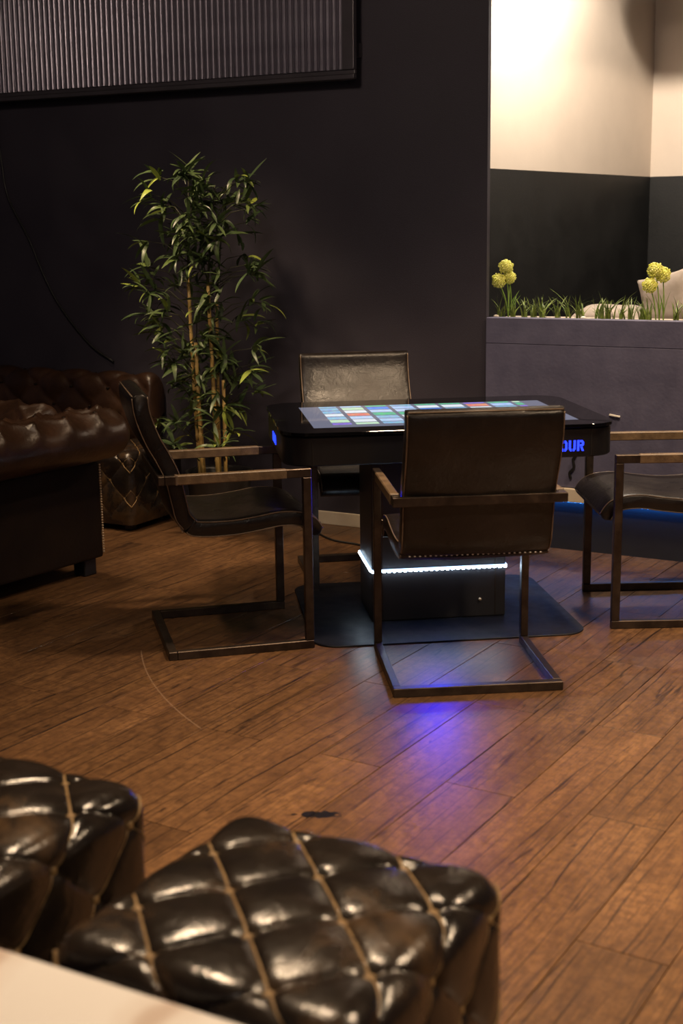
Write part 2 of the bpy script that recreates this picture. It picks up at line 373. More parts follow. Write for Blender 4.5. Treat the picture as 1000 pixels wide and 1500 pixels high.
def catmull(pts, k=6):
    pts = [Vector(p) for p in pts]; out = []
    P = [pts[0]*2 - pts[1]] + pts + [pts[-1]*2 - pts[-2]]
    for i in range(1, len(P)-2):
        for j in range(k):
            t = j/k; a, b, c, d = P[i-1], P[i], P[i+1], P[i+2]
            out.append(.5*((2*b) + (c-a)*t + (2*a-5*b+4*c-d)*t*t + (3*b-a-3*c+d)*t**3))
    out.append(pts[-1]); return out
def rrect(w, d, r, seg=10, cx=0, cy=0):
    p = []
    for (sx, sy, a0) in ((1, 1, 0), (-1, 1, 90), (-1, -1, 180), (1, -1, 270)):
        for k in range(seg+1):
            a = R(a0 + 90*k/seg); p.append((cx + sx*(w/2-r) + r*math.cos(a), cy + sy*(d/2-r) + r*math.sin(a)))
    return p
def wbox(name, mat, u0, u1, n0, n1, z0, z1, bev=0, parent=None):
    mb = MB().box(0, u1-u0, 0, n1-n0, 0, z1-z0, bev)
    o = mb.build(name, mat, parent)
    if parent is None: o.location = WP(u0, n0, z0); o.rotation_euler = (0, 0, TH)
    else: o.location = parent.rotation_euler.to_matrix().inverted() @ (WP(u0, n0, z0) - parent.location)
    return o

# ================================================================== the setting
UE = -2.4225       # where the dark wall ends
wall = struct(wbox('wall_dark', 'wall', -7.6, UE, NW, NW+.03, 0, 3.1), 'tall near-black painted wall behind the plant')
bb = struct(wbox('baseboard_dark', 'baseboard', -7.6, UE-.02, NW-.014, NW-.001, 0, .066, .003), 'cream baseboard along the foot of the dark wall')
knee = struct(wbox('wall_low', 'knee', UE+.004, 1.2, NW-.006, NW+.07, .29, 1.041), 'low slate-grey wall below the lit niche')
pan_w = 1.2
for k in range(3):      # boards of the low wall: seam about 12 cm below the top, upright joints
    u0 = UE+.004 + k*1.205; u1 = min(u0+1.202, 1.2)
    wbox('panel', 'knee', u0, u1, NW-.012, NW-.0062, .292, .9255, .0015, knee)
    wbox('panel', 'knee', u0, u1, NW-.012, NW-.0062, .9275, 1.041, .0015, knee)
struct(wbox('trim_led', 'baseboard', UE+.004, 1.2, NW-.03, NW+.02, .228, .289, .003), 'cream trim strip along the foot of the low wall')
struct(wbox('wall_kick', 'kick', UE+.004, 1.2, NW+.006, NW+.05, 0, .227), 'black kick panel under the low wall')
struct(wbox('ceiling', 'ceiling', -7.6, 3.0, -.2, 8.4, 3.1, 3.2), 'dark ceiling')
# niche: side wall runs back to a rear wall
def slab(name, a, b, th, z0, z1, mat, parent=None, side=1):
    A = WP(*a); B = WP(*b); d = (B-A); L = d.length; d.normalize(); nn = Vector((-d.y, d.x, 0))*side
    mb = MB().add([A+Vector((0, 0, z0)), B+Vector((0, 0, z0)), B+nn*th+Vector((0, 0, z0)), A+nn*th+Vector((0, 0, z0)),
                   A+Vector((0, 0, z1)), B+Vector((0, 0, z1)), B+nn*th+Vector((0, 0, z1)), A+nn*th+Vector((0, 0, z1))],
                  [(0, 3, 2, 1), (4, 5, 6, 7), (0, 1, 5, 4), (1, 2, 6, 5), (2, 3, 7, 6), (3, 0, 4, 7)])
    return mb.build(name, mat, parent)
SA, SB, SC = (-2.70, 5.664), (-2.42, 8.08), (1.2, 8.08)
ws_ = struct(slab('wall_niche_side', SA, SB, .1, 1.72, 3.1, 'cream'), 'brightly lit cream side wall of the niche')
wb_ = struct(slab('wall_niche_back', SB, SC, .1, 1.72, 3.1, 'cream'), 'cream rear wall of the niche')
struct(slab('wall_dado_side', SA, SB, .1, 0, 1.719, 'dado'), 'charcoal lower part of the niche side wall')
struct(slab('wall_dado_back', SB, SC, .1, 0, 1.719, 'dado'), 'charcoal lower part of the niche rear wall')
# planter bed and lounge platform behind the low wall
tag(wbox('planter_trough', 'platform', UE+.01, 1.19, NW+.072, NW+.25, .75, 1.0, .004), 'dark planter trough behind the low wall top', 'planter')
g_ = wbox('gravel_bed', 'gravel', UE+.02, 1.18, NW+.075, NW+.246, 1.0, 1.034)
tag(g_, 'pale gravel bed filling the planter trough', 'gravel'); g_['kind'] = 'stuff'
tag(wbox('lounge_platform', 'platform', -2.40, 1.19, NW+.26, NW+1.2, .0, .95, .01), 'dark raised lounge platform inside the niche', 'platform')

# floor
PA = .5535       # plank direction, from +Y towards +X
pd = Vector((math.sin(PA), math.cos(PA), 0)); pp = Vector((math.cos(PA), -math.sin(PA), 0))
fl = MB().prism([(-5.2, -.5), (4.2, -.5), (4.2, 9.5), (-5.2, 9.5)], -.06, -.0062).build('floor', 'subfloor')
struct(fl, 'brown wood-look plank floor')
PWD, PLN = .2, 1.17
pm = MB().box(-PWD/2+.0013, PWD/2-.0013, -PLN/2+.0010, PLN/2-.0010, -.006, 0, .0005, 1).mesh('plank'); pm.materials.append(M['plank'])
cand = []
for i in range(-32, 24):
    lat = -.92 + PWD*(i+.5)
    ph = 2.968 if i % 2 else 2.385
    for j in range(-4, 9):
        al = ph + PLN*(j+.5)
        c = pp*lat + pd*al
        # keep what lies in or near the view cone
        half = .30*max(c.y, .4) + 2.1
        if c.y < .3 or abs(c.x) > half: continue
        nn = c.x*-math.sin(TH) + c.y*math.cos(TH)
        if nn > NW + .5: continue
        cand.append((max(abs(c.x)-.30*c.y, 0), c))
cand.sort(key=lambda t: t[0])
for _, c in cand[:300]:
    o = link('plank', pm, None, fl); o.location = c; o.rotation_euler = (0, 0, -PA)
rest = MB()
for _, c in cand[300:]:
    mx_ = Matrix.Translation(c) @ Matrix.Rotation(-PA, 4, 'Z'); rest.add([mx_ @ v.co for v in pm.vertices], [list(p.vertices) for p in pm.polygons])
if rest.v:
    ro = rest.build('planks', 'plank', fl); ro['kind'] = 'stuff'

# ================================================================== wall panel
pe = empty('ribbed_wall_panel', WP(-3.06, NW, 2.11), TH); pe.rotation_euler = (0, R(.55), TH)
PL, PH = 2.75, .56
bx = MB()
MB().box(-PL, -.012, -.085, -.03, .0, PH, .004).build('backing', 'panel_frame', pe)
for nm, a in (('frame_bar', (-PL, .03, -.115, -.0875, -.002, .018)), ('frame_bar', (-PL, .03, -.105, -.0875, .019, .038)), ('frame_bar', (-PL, .03, -.115, -.0875, PH-.03, PH+.01)),
              ('frame_bar', (-.030, .03, -.1165, -.0865, .0385, PH-.031))):
    MB().box(*a, .003).build(nm, 'panel_frame', pe)
for k in range(2): MB().box(-.012+.0, .012, -.03, -.001, .1+k*.3, .16+k*.3).build('wall_bracket', 'panel_frame', pe)
pitch = .0335
pr = []
for k in range(7): a = math.pi*k/6; pr.append((-math.cos(a)*pitch*.40, -.006 - math.sin(a)*.011))
prof = [(-pitch*.48, -.003)] + pr + [(pitch*.48, -.003), (pitch*.48, 0), (-pitch*.48, 0)]
rm = MB().prism(prof, .042, PH-.034).mesh('rib'); rm.materials.append(M['rib'])
for k in range(int((PL-.04)/pitch)):
    o = link('rib', rm, None, pe); o.location = (-.034-pitch*(k+.5), -.0855, 0)
tag(pe, 'long grey ribbed metal panel in a dark frame hung high on the wall', 'wall panel')

# hanging cable on the wall
pts = [WP(a, NW-.012, z) for a, z in ((-5.30, 2.09), (-5.279, 1.833), (-5.247, 1.634), (-5.118, 1.414), (-5.014, 1.195), (-4.906, 1.031), (-4.729, .852), (-4.573, .765))]
tag(MB().tube(catmull(pts, 5), .006, 6).build('hanging_cable', 'cable', smooth=True), 'thin black cable hanging down the dark wall above the sofas', 'cable')
pts = [WP(-3.3, NW-.03, .01), WP(-3.22, 5.45, .006), WP(-3.168, 5.385, .006), WP(-3.05, 5.31, .006), WP(-2.898, 5.282, .006), WP(-2.75, 5.2, .006)]
tag(MB().tube(catmull(pts, 5), .005, 6).build('floor_cable', 'cable', smooth=True), 'black cable lying on the floor by the cream baseboard', 'cable')
# bits on the low wall
tag(MB().box(0, .05, 0, .012, 0, .008, .002, 1, Matrix.Translation(WP(-1.83, NW-.025, .628)) @ Matrix.Rotation(TH, 4, 'Z') @ Matrix.Rotation(R(8), 4, 'Y')).build('wall_clip', 'pebble'), 'tiny white clip on the low slate wall just right of the table', 'clip')
pts = [WP(-2.0, NW-.016, .335), WP(-2.005, NW-.018, .36), WP(-1.985, NW-.018, .385), WP(-1.99, NW-.018, .42), WP(-1.978, NW-.018, .44)]
tag(MB().tube(catmull(pts, 4), .006, 6).build('wire_end', 'cable', smooth=True), 'short black wire end dangling on the low wall under the table', 'wire')

# LED strip under the cream trim
le = empty('blue_led_strip', WP(UE+.02, NW-.004, .2245), TH)
MB().box(0, 3.5, -.012, .008, .001, .003).build('tape', 'led_blue', le)
lm = MB().box(-.004, .004, -.005, .005, -.001, .0009, .0004, 1).mesh('led'); lm.materials.append(M['led_blue'])
for k in range(68):
    o = link('led', lm, None, le); o.location = (.03+k*.028, 0, 0)
tag(le, 'blue glowing LED strip under the cream trim of the low wall', 'led strip')

# ================================================================== tufted leather ottomans
OA, OH, OR_, CS = .25, .445, .04, .1
def smooth01(t): t = max(0, min(1, t)); return t*t*(3-2*t)
def o_box(ux, uy):
    """unrolled coordinates -> point on the plain box, or None past a corner"""
    if abs(ux) <= OA and abs(uy) <= OA: return Vector((ux, uy, OH))
    if abs(ux) > OA and abs(uy) <= OA: return Vector((math.copysign(OA, ux), uy, OH-(abs(ux)-OA)))
    if abs(uy) > OA and abs(ux) <= OA: return Vector((ux, math.copysign(OA, uy), OH-(abs(uy)-OA)))
    return None
def dome(p, q, e=.42): return (abs(math.sin(math.pi*p))*abs(math.sin(math.pi*q)))**e
def o_surf(ux, uy, extra=0):
    P = o_box(ux, uy)
    if P is None: return None
    inn = Vector((max(-OA+OR_, min(OA-OR_, P.x)), max(-OA+OR_, min(OA-OR_, P.y)), min(OH-OR_, P.z)))
    d = P-inn; nn = d.normalized() if d.length > 1e-9 else Vector((0, 0, 1))
    Q = inn + nn*OR_
    U = (ux+OA)/CS-.5; V = (uy+OA)/CS-.5
    p = (U+V-1)/2; q = (U-V-1)/2
    h = dome(p, q, .34)
    # deeper dimple at the buttons
    pr_, qr_ = p-round(p), q-round(q)
    h -= .55*math.exp(-(pr_*pr_+qr_*qr_)/.012)
    side = P.z < OH-1e-6
    t = OH-P.z
    amp = .0165
    if side:
        other = P.y if abs(ux) > OA else P.x
        wv = smooth01((OA-abs(other))/.07)
        wv = min(wv, 1) * (1-smooth01((t-.30)/.09)) + 0
        h = .55 + (h-.55)*wv; amp = .014 + .0025*(1-smooth01(t/.1))
    else:
        # blend towards the upright corners
        cx, cy = abs(P.x), abs(P.y)
        k = smooth01((math.hypot(OA-cx, OA-cy))/.06); h = .55+(h-.55)*k
        # the crown of the cushion
        h += .75*(1-(P.x/OA)**2)*(1-(P.y/OA)**2)
    if side: h += 0
    wr = noise.noise(Vector((P.x*14, P.y*14, P.z*14)))*.0016
    Q = Q + nn*(amp*h + wr + extra)
    # skirt draws in at the floor
    if side and t > .34: Q = Vector((Q.x*(1-.05*smooth01((t-.34)/.08)), Q.y*(1-.05*smooth01((t-.34)/.08)), Q.z))
    return Q
def o_mesh():
    mb = MB(); n = 120; hgt = .405; nz = 88
    xs = [-OA + 2*OA*i/n for i in range(n+1)]; ts = [hgt*i/nz for i in range(nz+1)]
    mb.grid([[o_surf(x, y) for x in xs] for y in xs])
    for sg in (1, -1):
        mb.grid([[o_surf(sg*(OA+max(t, 1e-7)), y) for y in xs] for t in ts])
        mb.grid([[o_surf(x, sg*(OA+max(t, 1e-7))) for x in xs] for t in ts])
    return mb.mesh('cushion', .0006)
ott_me = o_mesh(); ott_me.materials.append(M['ott']); ott_me.polygons.foreach_set('use_smooth', [True]*len(ott_me.polygons))
def seam_lines(fam, k):
    runs = []; cur = []
    for s in range(-110, 211):
        t = s*.0125
        if fam == 0: p, q = k, t*5-1
        else: p, q = t*5-1, k
        U = p+q+1; V = p-q
        ux = (U+.5)*CS-OA; uy = (V+.5)*CS-OA
        lim = OA+.31
        P = o_surf(ux, uy, .0006 if fam else .0022) if abs(ux) < lim and abs(uy) < lim else None
        if P is not None:
            bx_ = o_box(ux, uy)
            if bx_.z < OH-1e-6 and min(OA-abs(bx_.x), OA-abs(bx_.y)) < -1: P = None
        if P is None:
            if len(cur) > 4: runs.append(cur)
            cur = []
        else: cur.append(P)
    if len(cur) > 4: runs.append(cur)
    return runs
seam_me = []
for fam in (0, 1):
    for k in range(-9, 10):
        for rn in seam_lines(fam, k):
            mb = MB().tube(rn, .0022 if fam else .0028, 6); me = mb.mesh('seam'); me.materials.append(M['seam_dark' if fam else 'seam']); me.polygons.foreach_set('use_smooth', [True]*len(me.polygons)); seam_me.append(me)
btn_me = MB().ball((0, 0, 0), .0095, 14, 8, (1, 1, .55)).mesh('button'); btn_me.materials.append(M['seam']); btn_me.polygons.foreach_set('use_smooth', [True]*len(btn_me.polygons))
btn_pts = []
for i in range(-3, 8):
    for j in range(-3, 8):
        if (i+j) % 2 == 0: continue
        ux = (i+.5)*CS-OA; uy = (j+.5)*CS-OA
        P = o_box(ux, uy)
        if P is None or P.z < .12: continue
        nn = Vector((0, 0, 1)) if P.z > OH-1e-6 else Vector((math.copysign(1, ux) if abs(ux) > OA else 0, math.copysign(1, uy) if abs(uy) > OA else 0, 0))
        btn_pts.append((o_surf(ux, uy, .003), nn))
foot_me = MB().box(-.025, .025, -.025, .025, 0, .045, .004).mesh('foot'); foot_me.materials.append(M['black'])
base_me = MB().box(-.225, .225, -.225, .225, .03, .06, .006).mesh('base'); base_me.materials.append(M['black'])
def ottoman(loc, rz, scale, label):
    e = empty('tufted_ottoman', loc, rz); e.scale = (scale, scale, scale)
    link('cushion', ott_me, None, e); link('base', base_me, None, e)
    for me in seam_me: link('seam', me, None, e)
    for P, nn in btn_pts:
        o = link('button', btn_me, None, e); o.location = P; o.rotation_euler = nn.to_track_quat('Z', 'Y').to_euler()
    for sx in (-1, 1):
        for sy in (-1, 1):
            o = link('foot', foot_me, None, e); o.location = (sx*.18, sy*.18, 0)
    tag(e, label, 'ottoman', 'tufted leather ottomans'); return e
OT = R(-29.75)
ex, ey = Vector((math.cos(OT), math.sin(OT), 0)), Vector((-math.sin(OT), math.cos(OT), 0))
A = Vector((-.188, 2.179, 0)); ottoman(A + ex*.25 - ey*.25, OT, 1.0, 'dark brown tufted leather ottoman in the front middle, beside the marble table')
B_ = Vector((-.366, 2.287, 0)); ottoman(B_ - ex*.25 - ey*.25, OT, 1.0, 'brown tufted leather ottoman cut off by the left edge, in the foreground')
C3 = WP(-4.03, 5.035); ottoman(C3 + Vector((math.cos(TH), math.sin(TH), 0))*-.215 + Vector((-math.sin(TH), math.cos(TH), 0))*.215, TH, .86, 'far tufted leather ottoman on the floor behind the left chair back')

# ================================================================== marble table in the corner
me_ = empty('marble_table', (0, 0, 0), OT)
E0 = Vector((-.46259548, 1.6134919, 0)); E1 = Vector((-.12749766, 1.4310199, 0)); dv = (E1-E0).normalized()
rzm = math.atan2(dv.y, dv.x); me_.rotation_euler = (0, 0, rzm); me_.location = E0 + dv*.02
mt_ = MB().box(-.75, .72, -.72, 0, .49, .52, .004).build('table_top', 'marble', me_)
MB().box(-.05, .05, -.40, -.30, .02, .489, .01).build('pedestal', 'black', me_)
MB().box(-.28, .28, -.62, -.08, 0, .02, .006).build('base', 'black', me_)
tag(me_, 'white marble table top in the bottom left corner', 'table')

# ================================================================== chairs
CW, CD, CAH, CDA = .5438, .5138, .6439, .525
back_c = [(-.571, .917), (-.564, .85), (-.535, .765), (-.500, .697), (-.472, .63), (-.452, .54), (-.442, .495), (-.418, .462)]
seat_c = [(-.418, .462), (-.40, .451), (-.34, .446), (-.26, .447), (-.18, .456), (-.11, .466), (-.045, .463), (.0, .446), (.030, .405)]
CB = .478
def cushion(c, t0, t1, name, wrinkles, start_round, end_round):
    pts = catmull([(0, y, z) for y, z in c], 7)
    mid = []
    for i, p in enumerate(pts):
        d = (pts[min(i+1, len(pts)-1)] - pts[max(i-1, 0)]).normalized()
        mid.append((p, Vector((0, -d.z, d.y)) * -1))
    n = len(mid); hw = CB/2
    st = [(-hw, .62), (-hw+.003, .82), (-hw+.009, .95), (-hw+.022, 1.0)]
    inner = [(-hw+.022) + (CB-.044)*k/16 for k in range(1, 16)]
    xs = st + [(x, 1.0 + .22*(1-(x/hw)**2)**.8) for x in inner] + [(-x, t) for x, t in reversed(st)]
    rows = []
    for x, tx in xs:
        ring = []; top = []; bot = []
        for i, (p, nn) in enumerate(mid):
            f = i/(n-1); th = (t0*(1-f)+t1*f)/2
            e = 1
            if start_round: e = min(e, math.sqrt(max(0, 1-(1-min(1, i/2.0))**2))*.5+.5)
            if end_round: e = min(e, math.sqrt(max(0, 1-(1-min(1, (n-1-i)/2.5))**2))*.6+.4)
            wr = noise.noise(Vector((x*9, f*7, wrinkles)))*.0035*(1 if abs(x) < hw-.03 else 0)
            xi = x
            top.append(Vector((xi, 0, 0)) + p + nn*(th*e*tx + wr)); bot.append(Vector((xi, 0, 0)) + p - nn*(th*e*min(tx, 1.04)))
        rows.append(top + bot[::-1])
    mb = MB().grid(rows, close=True)
    m_ = len(rows[0])
    mb.f.append(tuple(range(m_))); mb.f.append(tuple(len(mb.v)-m_+j for j in reversed(range(m_))))
    me = mb.mesh(name); me.materials.append(M['chair_leather']); me.polygons.foreach_set('use_smooth', [True]*len(me.polygons))
    # piping along the four long edges
    pips = []
    for sx in (-1, 1):
        for sd in (1, -1):
            path = []
            for i, (p, nn) in enumerate(mid[1:-1]):
                f = (i+1)/(n-1); th = (t0*(1-f)+t1*f)/2
                path.append(Vector((sx*(hw-.003), 0, 0)) + p + nn*sd*(th*.86))
            pips.append(MB().tube(path, .0024, 6).mesh('piping'))
    for q in pips: q.materials.append(M['piping']); q.polygons.foreach_set('use_smooth', [True]*len(q.polygons))
    return me, pips
back_me, back_p = cushion(back_c, .060, .058, 'backrest', 1.3, True, False)
seat_me, seat_p = cushion(seat_c, .060, .054, 'seat', 5.7, False, True)
def make_chair():
    e = empty('cantilever_chair')
    bk = link('backrest', back_me, None, e); se = link('seat', seat_me, None, e)
    for q in back_p: link('piping', q, None, bk)
    for q in seat_p: link('piping', q, None, se)
    # top hem of the backrest
    MB().tube([(-CB/2+.006, -.571-.024, .912), (0, -.571-.025, .913), (CB/2-.006, -.571-.024, .912)], .0026, 6).build('piping', 'piping', bk, True)
    hw = CW/2; t = .03
    for sx in (-1, 1):
        x0, x1 = sorted((sx*hw, sx*(hw-t*.86)))
        MB().box(x0, x1, -t, 0, t+.0005, CAH-t-.0005, .002, 1).build('leg', 'steel', e)
        MB().box(x0, x1, -CD+t+.0005, 0, 0, t, .002, 1).build('base_rail', 'steel', e)
        ar = MB().box(x0, x1, -CDA+.0225, 0, CAH-t, CAH, .002, 1).build('armrest', 'steel', e)
        MB().box(x0-.0014, x1+.0014, -CDA+.055, -.085, CAH-t-.0014, CAH+.0014, .003, 1).build('arm_sleeve', 'sleeve', ar)
        MB().box(x0-.002, x1+.002, -CDA+.058, -CDA+.066, CAH-t-.002, CAH+.002, .001, 1).build('stitch_band', 'piping', ar)
        MB().box(min(sx*(CB/2-.01), sx*(hw-t*.86)), max(sx*(CB/2-.01), sx*(hw-t*.86)), -.030, -.012, .452, .468, .002, 1).build('seat_pin', 'steel', e)
    MB().box(-hw, hw, -CD, -CD+t, 0, t, .002, 1).build('base_rail', 'steel', e)
    MB().box(-hw, hw, -CDA, -CDA+.022, CAH-t, CAH, .002, 1).build('back_bar', 'steel', e)
    # stitches along the underside hem
    mb = MB()
    for k in range(26):
        x = -CB/2+.03 + (CB-.06)*k/25
        mb.ball((x, -.4415, .4385), .0028, 6, 4, (1.4, .8, .8))
    st = mb.build('stitching', 'pebble', se); st['kind'] = 'stuff'
    return e
ch0 = make_chair()
chairs = [((-.1663, 4.7616), -1.3277, 'dark leather cantilever chair at the left end of the table, seen from its side'),
          ((.378, 4.5098), .0931, 'dark leather cantilever chair in front of the table, its back to the viewer'),
          ((.9735, 4.941), 1.5896, 'dark leather cantilever chair at the right end of the table, cut off by the frame'),
          ((.1507, 5.2735), 3.2975, 'dark leather cantilever chair behind the table, facing the viewer')]
for i, (p, a, lb) in enumerate(chairs):
    o = ch0 if i == 0 else copy_tree(ch0)
    o.location = (p[0], p[1], 0); o.rotation_euler = (0, 0, a); tag(o, lb, 'chair', 'cantilever chairs around the game table')

# ================================================================== touch-screen table
TW, TD, TZ = 1.1934, .8292, .7652
t = empty('touchscreen_table', (.342, 4.9726, 0), .1249)
def rslab(name, mat, w_, d_, r, z0, z1, bev, parent):
    mb = MB(); rings = [(bev, z0), (0, z0+bev), (0, z1-bev), (bev, z1)]
    rows = [[Vector((x, y, z)) for x, y in rrect(w_-2*i, d_-2*i, r-i)] for i, z in rings]
    mb.grid(rows, close=True); n = len(rows[0])
    mb.f.append(tuple(reversed(range(n)))); mb.f.append(tuple(3*n+k for k in range(n)))
    return autosmooth(mb.build(name, mat, parent), 35)
rslab('base_plate', 'plate', .998, .857, .09, 0, .006, .0015, t)
pil = MB().box(-.2535, .2535, -.1555, .1555, .0062, .64, .004).build('pillar', 'pillar', t)
for sx in (-1, 1): MB().box(sx*.214-.0012, sx*.214+.0012, -.1568, -.1556, .01, .63).build('panel_joint', 'steel', pil)
MB().ball((.155, -.161, .075), .007, 10, 6).build('lock', 'nail', pil, True)
MB().box(-.06, .05, -.1605, -.1557, .37, .53, .001, 1).build('streak_glow_panel', 'streak_glow_blue', pil)  # unseen blue glow, added to throw the blue streak on the floor
body = rslab('table_body', 'black', TW-.012, TD-.012, .105, .648, TZ-.016, .004, t)
top = rslab('glass_top', 'glass', TW, TD, .11, TZ-.012, TZ, .0007, t)
MB().box(-.475, .478, -.30, .25, TZ-.0002, TZ+.0006).build('screen', 'screen', top)
for sx in (-1, 1): MB().box(sx*.492-.001, sx*.492+.001, -TD/2+.0040, -TD/2+.0068, .652, TZ-.018).build('panel_joint', 'groove', body)
# LED strip round the pillar
ls = MB()
for a in ((-.258, .258, -.1605, -.1562), (-.258, .258, .1562, .1605), (-.2585, -.2542, -.160, .160), (.2542, .2585, -.160, .160)): ls.box(*a, .196, .206)
led = ls.build('led_strip', 'led_white', t)
ledm = MB().box(-.005, .005, -.0025, .0005, -.004, .004, .001, 1).mesh('led'); ledm.materials.append(M['led_dot'])
for k in range(26):
    o = link('led', ledm, None, led); o.location = (-.25+.02*k, -.1625, .199)
for k in range(16):
    o = link('led', ledm, None, led); o.location = (-.2590, -.15+.02*k, .201); o.rotation_euler = (0, 0, R(-90))
# lit sign letters on the front panel: O U R in stencil shapes
fy = -TD/2+.006
def letter(name, polys, x0):
    mb = MB()
    for pl in polys:
        v = [(x0+a*.0245, fy-.0025, .6695+b*.0385) for a, b in pl] + [(x0+a*.0245, fy+.001, .6695+b*.0385) for a, b in pl]
        n = len(pl); mb.add(v, [tuple(range(n)), tuple(n+k for k in reversed(range(n)))] + [(k, (k+1) % n, n+(k+1) % n, n+k) for k in range(n)])
    return mb.build(name, 'sign_blue', body)
O1 = [(.42, 1), (.25, 1), (0, .8), (0, .2), (.25, 0), (.42, 0), (.42, .24), (.36, .24), (.3, .32), (.3, .68), (.36, .76), (.42, .76)]
O2 = [(1-a, b) for a, b in O1]
Ul = [(0, 1), (0, .2), (.22, 0), (.42, 0), (.42, .22), (.36, .22), (.3, .3), (.3, 1)]
Ur = [(1-a, b) for a, b in Ul]
Rp = [[(0, 0), (.3, 0), (.3, 1), (0, 1)], [(.38, 1), (.78, 1), (1, .82), (1, .58), (.84, .44), (.38, .44), (.38, .62), (.66, .62), (.70, .68), (.70, .76), (.66, .80), (.38, .80)], [(.46, .38), (.78, .40), (1, 0), (.70, 0)]]
letter('letter', [O1, O2], .381); letter('letter', [Ul, Ur], .411); letter('letter', Rp, .441)
MB().box(-.14, .34, fy-.002, fy+.001, .672, .706, .0008, 1).build('sign_light', 'sign_blue', body)
for k in range(3): MB().box(-TW/2+.0035, -TW/2+.0065, -.06+.05*k, -.03+.05*k, .672, .706, .0008, 1).build('sign_light', 'sign_blue', body)
tag(t, 'black touchscreen game table with lit pillar and glowing screen', 'table')

# ================================================================== sofas
def tufted_sweep(prof, length, axis_map, ws, wp, p0, amp, endround, ns=170, k=7, roll_c=None, fade_out=.13):
    pts = catmull([(a, 0, b) for a, b in prof], k)
    arc = [0]
    for i in range(1, len(pts)): arc.append(arc[-1] + (pts[i]-pts[i-1]).length)
    cen = roll_c or (sum((p for p in pts), Vector())/len(pts))
    rows = []; tufted_sweep.buttons = []
    for V in range(0, 4):
        tgt = p0+V*wp
        i = next((q for q in range(len(arc)) if arc[q] >= tgt), None)
        if i is None or i < 1 or i > len(pts)-2: continue
        d = (pts[i+1]-pts[i-1]).normalized(); nn = Vector((-d.z, 0, d.x))
        for U in range(1, int(length/ws)):
            if (U+V) % 2 == 0:
                q = pts[i] + nn*.003; tufted_sweep.buttons.append(axis_map(q.x, U*ws, q.z))
    for j in range(ns+1):
        s = length*j/ns; row = []
        er = 1
        de = min(s, length-s)
        if de < endround: er = math.sqrt(max(0, 1-(1-de/endround)**2))*.30+.70
        for i, p in enumerate(pts):
            d = (pts[min(i+1, len(pts)-1)]-pts[max(i-1, 0)]).normalized(); nn = Vector((-d.z, 0, d.x))
            U = s/ws; V = (arc[i]-p0)/wp
            if V >= 0: h = dome((U+V)/2, (U-V)/2)
            else: h = dome(U/2, U/2)*(1-smooth01(-V*wp/fade_out)) + .75*smooth01(-V*wp/fade_out)
            if V > -.5:
                ar, br = (U+V)/2, (U-V)/2; ar -= round(ar); br -= round(br); h -= .35*math.exp(-(ar*ar+br*br)/.012)
            h = .75 + (h-.75)*smooth01(de/.05)
            q = cen + (p-cen)*er + nn*amp*h + nn*noise.noise(Vector((s*9, p.x*9, p.z*9)))*.003
            row.append(axis_map(q.x, s, q.z))
        rows.append(row)
    mb = MB().grid(rows); n = len(rows[0])
    mb.f.append(tuple(range(n))); mb.f.append(tuple(len(mb.v)-n+q for q in reversed(range(n))))
    return mb
SR = R(-35.0)
sofa = empty('chesterfield_sofa', (-1.02, 5.60, 0), SR)
# outline across the back: under the roll, over the top, down the inside
prof = [(.005, .47), (.06, .485), (.13, .505), (.195, .55), (.225, .62), (.205, .69), (.14, .735), (.05, .742), (-.05, .72), (-.12, .66), (-.155, .56), (-.17, .45), (-.175, .36)]
SL = 1.55
tufted_sweep(prof, SL, lambda x, s, z: Vector((x, -s, z)),   .085, .08, .42, .032, .05, roll_c=Vector((.08, 0, .62))).build('backrest', 'sofa', sofa, True)
sbtn = MB().ball((0, 0, 0), .010, 10, 6, (1, 1, .7)).mesh('button'); sbtn.materials.append(M['sofa_dark']); sbtn.polygons.foreach_set('use_smooth', [True]*len(sbtn.polygons))
for P in tufted_sweep.buttons: link('button', sbtn, None, sofa).location = P
bp_ = MB().box(-.16, 0, -SL+.01, -.012, .075, .50, .012, 3).build('back_panel', 'sofa_dark', sofa)
nm = MB()
for k in range(34): nm.ball((.0035, -.016, .10+k*.0115), .005, 6, 4)
nm.build('nail_trim', 'nail', bp_)['kind'] = 'stuff'
for yy in (-.16, -SL+.16):
    sg = 1 if yy > -.5 else -1
    pa = [(a*.62, b*1.0) for a, b in prof]
    tufted_sweep(pa, .68, lambda x, s, z, yy=yy, sg=sg: Vector((-.17-s, yy+sg*x, z+.0)), .115, .10, .36, .020, .05, ns=90, roll_c=Vector((.05, 0, .62))).build('arm', 'sofa', sofa, True)
    MB().box(-.84, -.165, min(yy, yy-sg*.09), max(yy, yy-sg*.09), .075, .50, .01).build('arm_panel', 'sofa_dark', sofa)
MB().box(-.86, -.165, -SL+.26, -.26, .075, .30, .02).build('seat_base', 'sofa_dark', sofa)
for k in range(2):
    y0 = -SL+.27 + k*((SL-.54)/2); MB().box(-.88, -.19, y0, y0+(SL-.54)/2-.006, .302, .43, .04, 4).build('seat_cushion', 'sofa', sofa, True)
for x in (-.06, -.78):
    for y in (-.07, -SL+.07): MB().box(-.035, .035, -.035, .035, 0, .074, .006).build('foot', 'black', sofa).location = (x, y, 0)
tag(sofa, 'dark brown chesterfield sofa with rolled tufted back and nailhead trim, nearest the left edge', 'sofa')

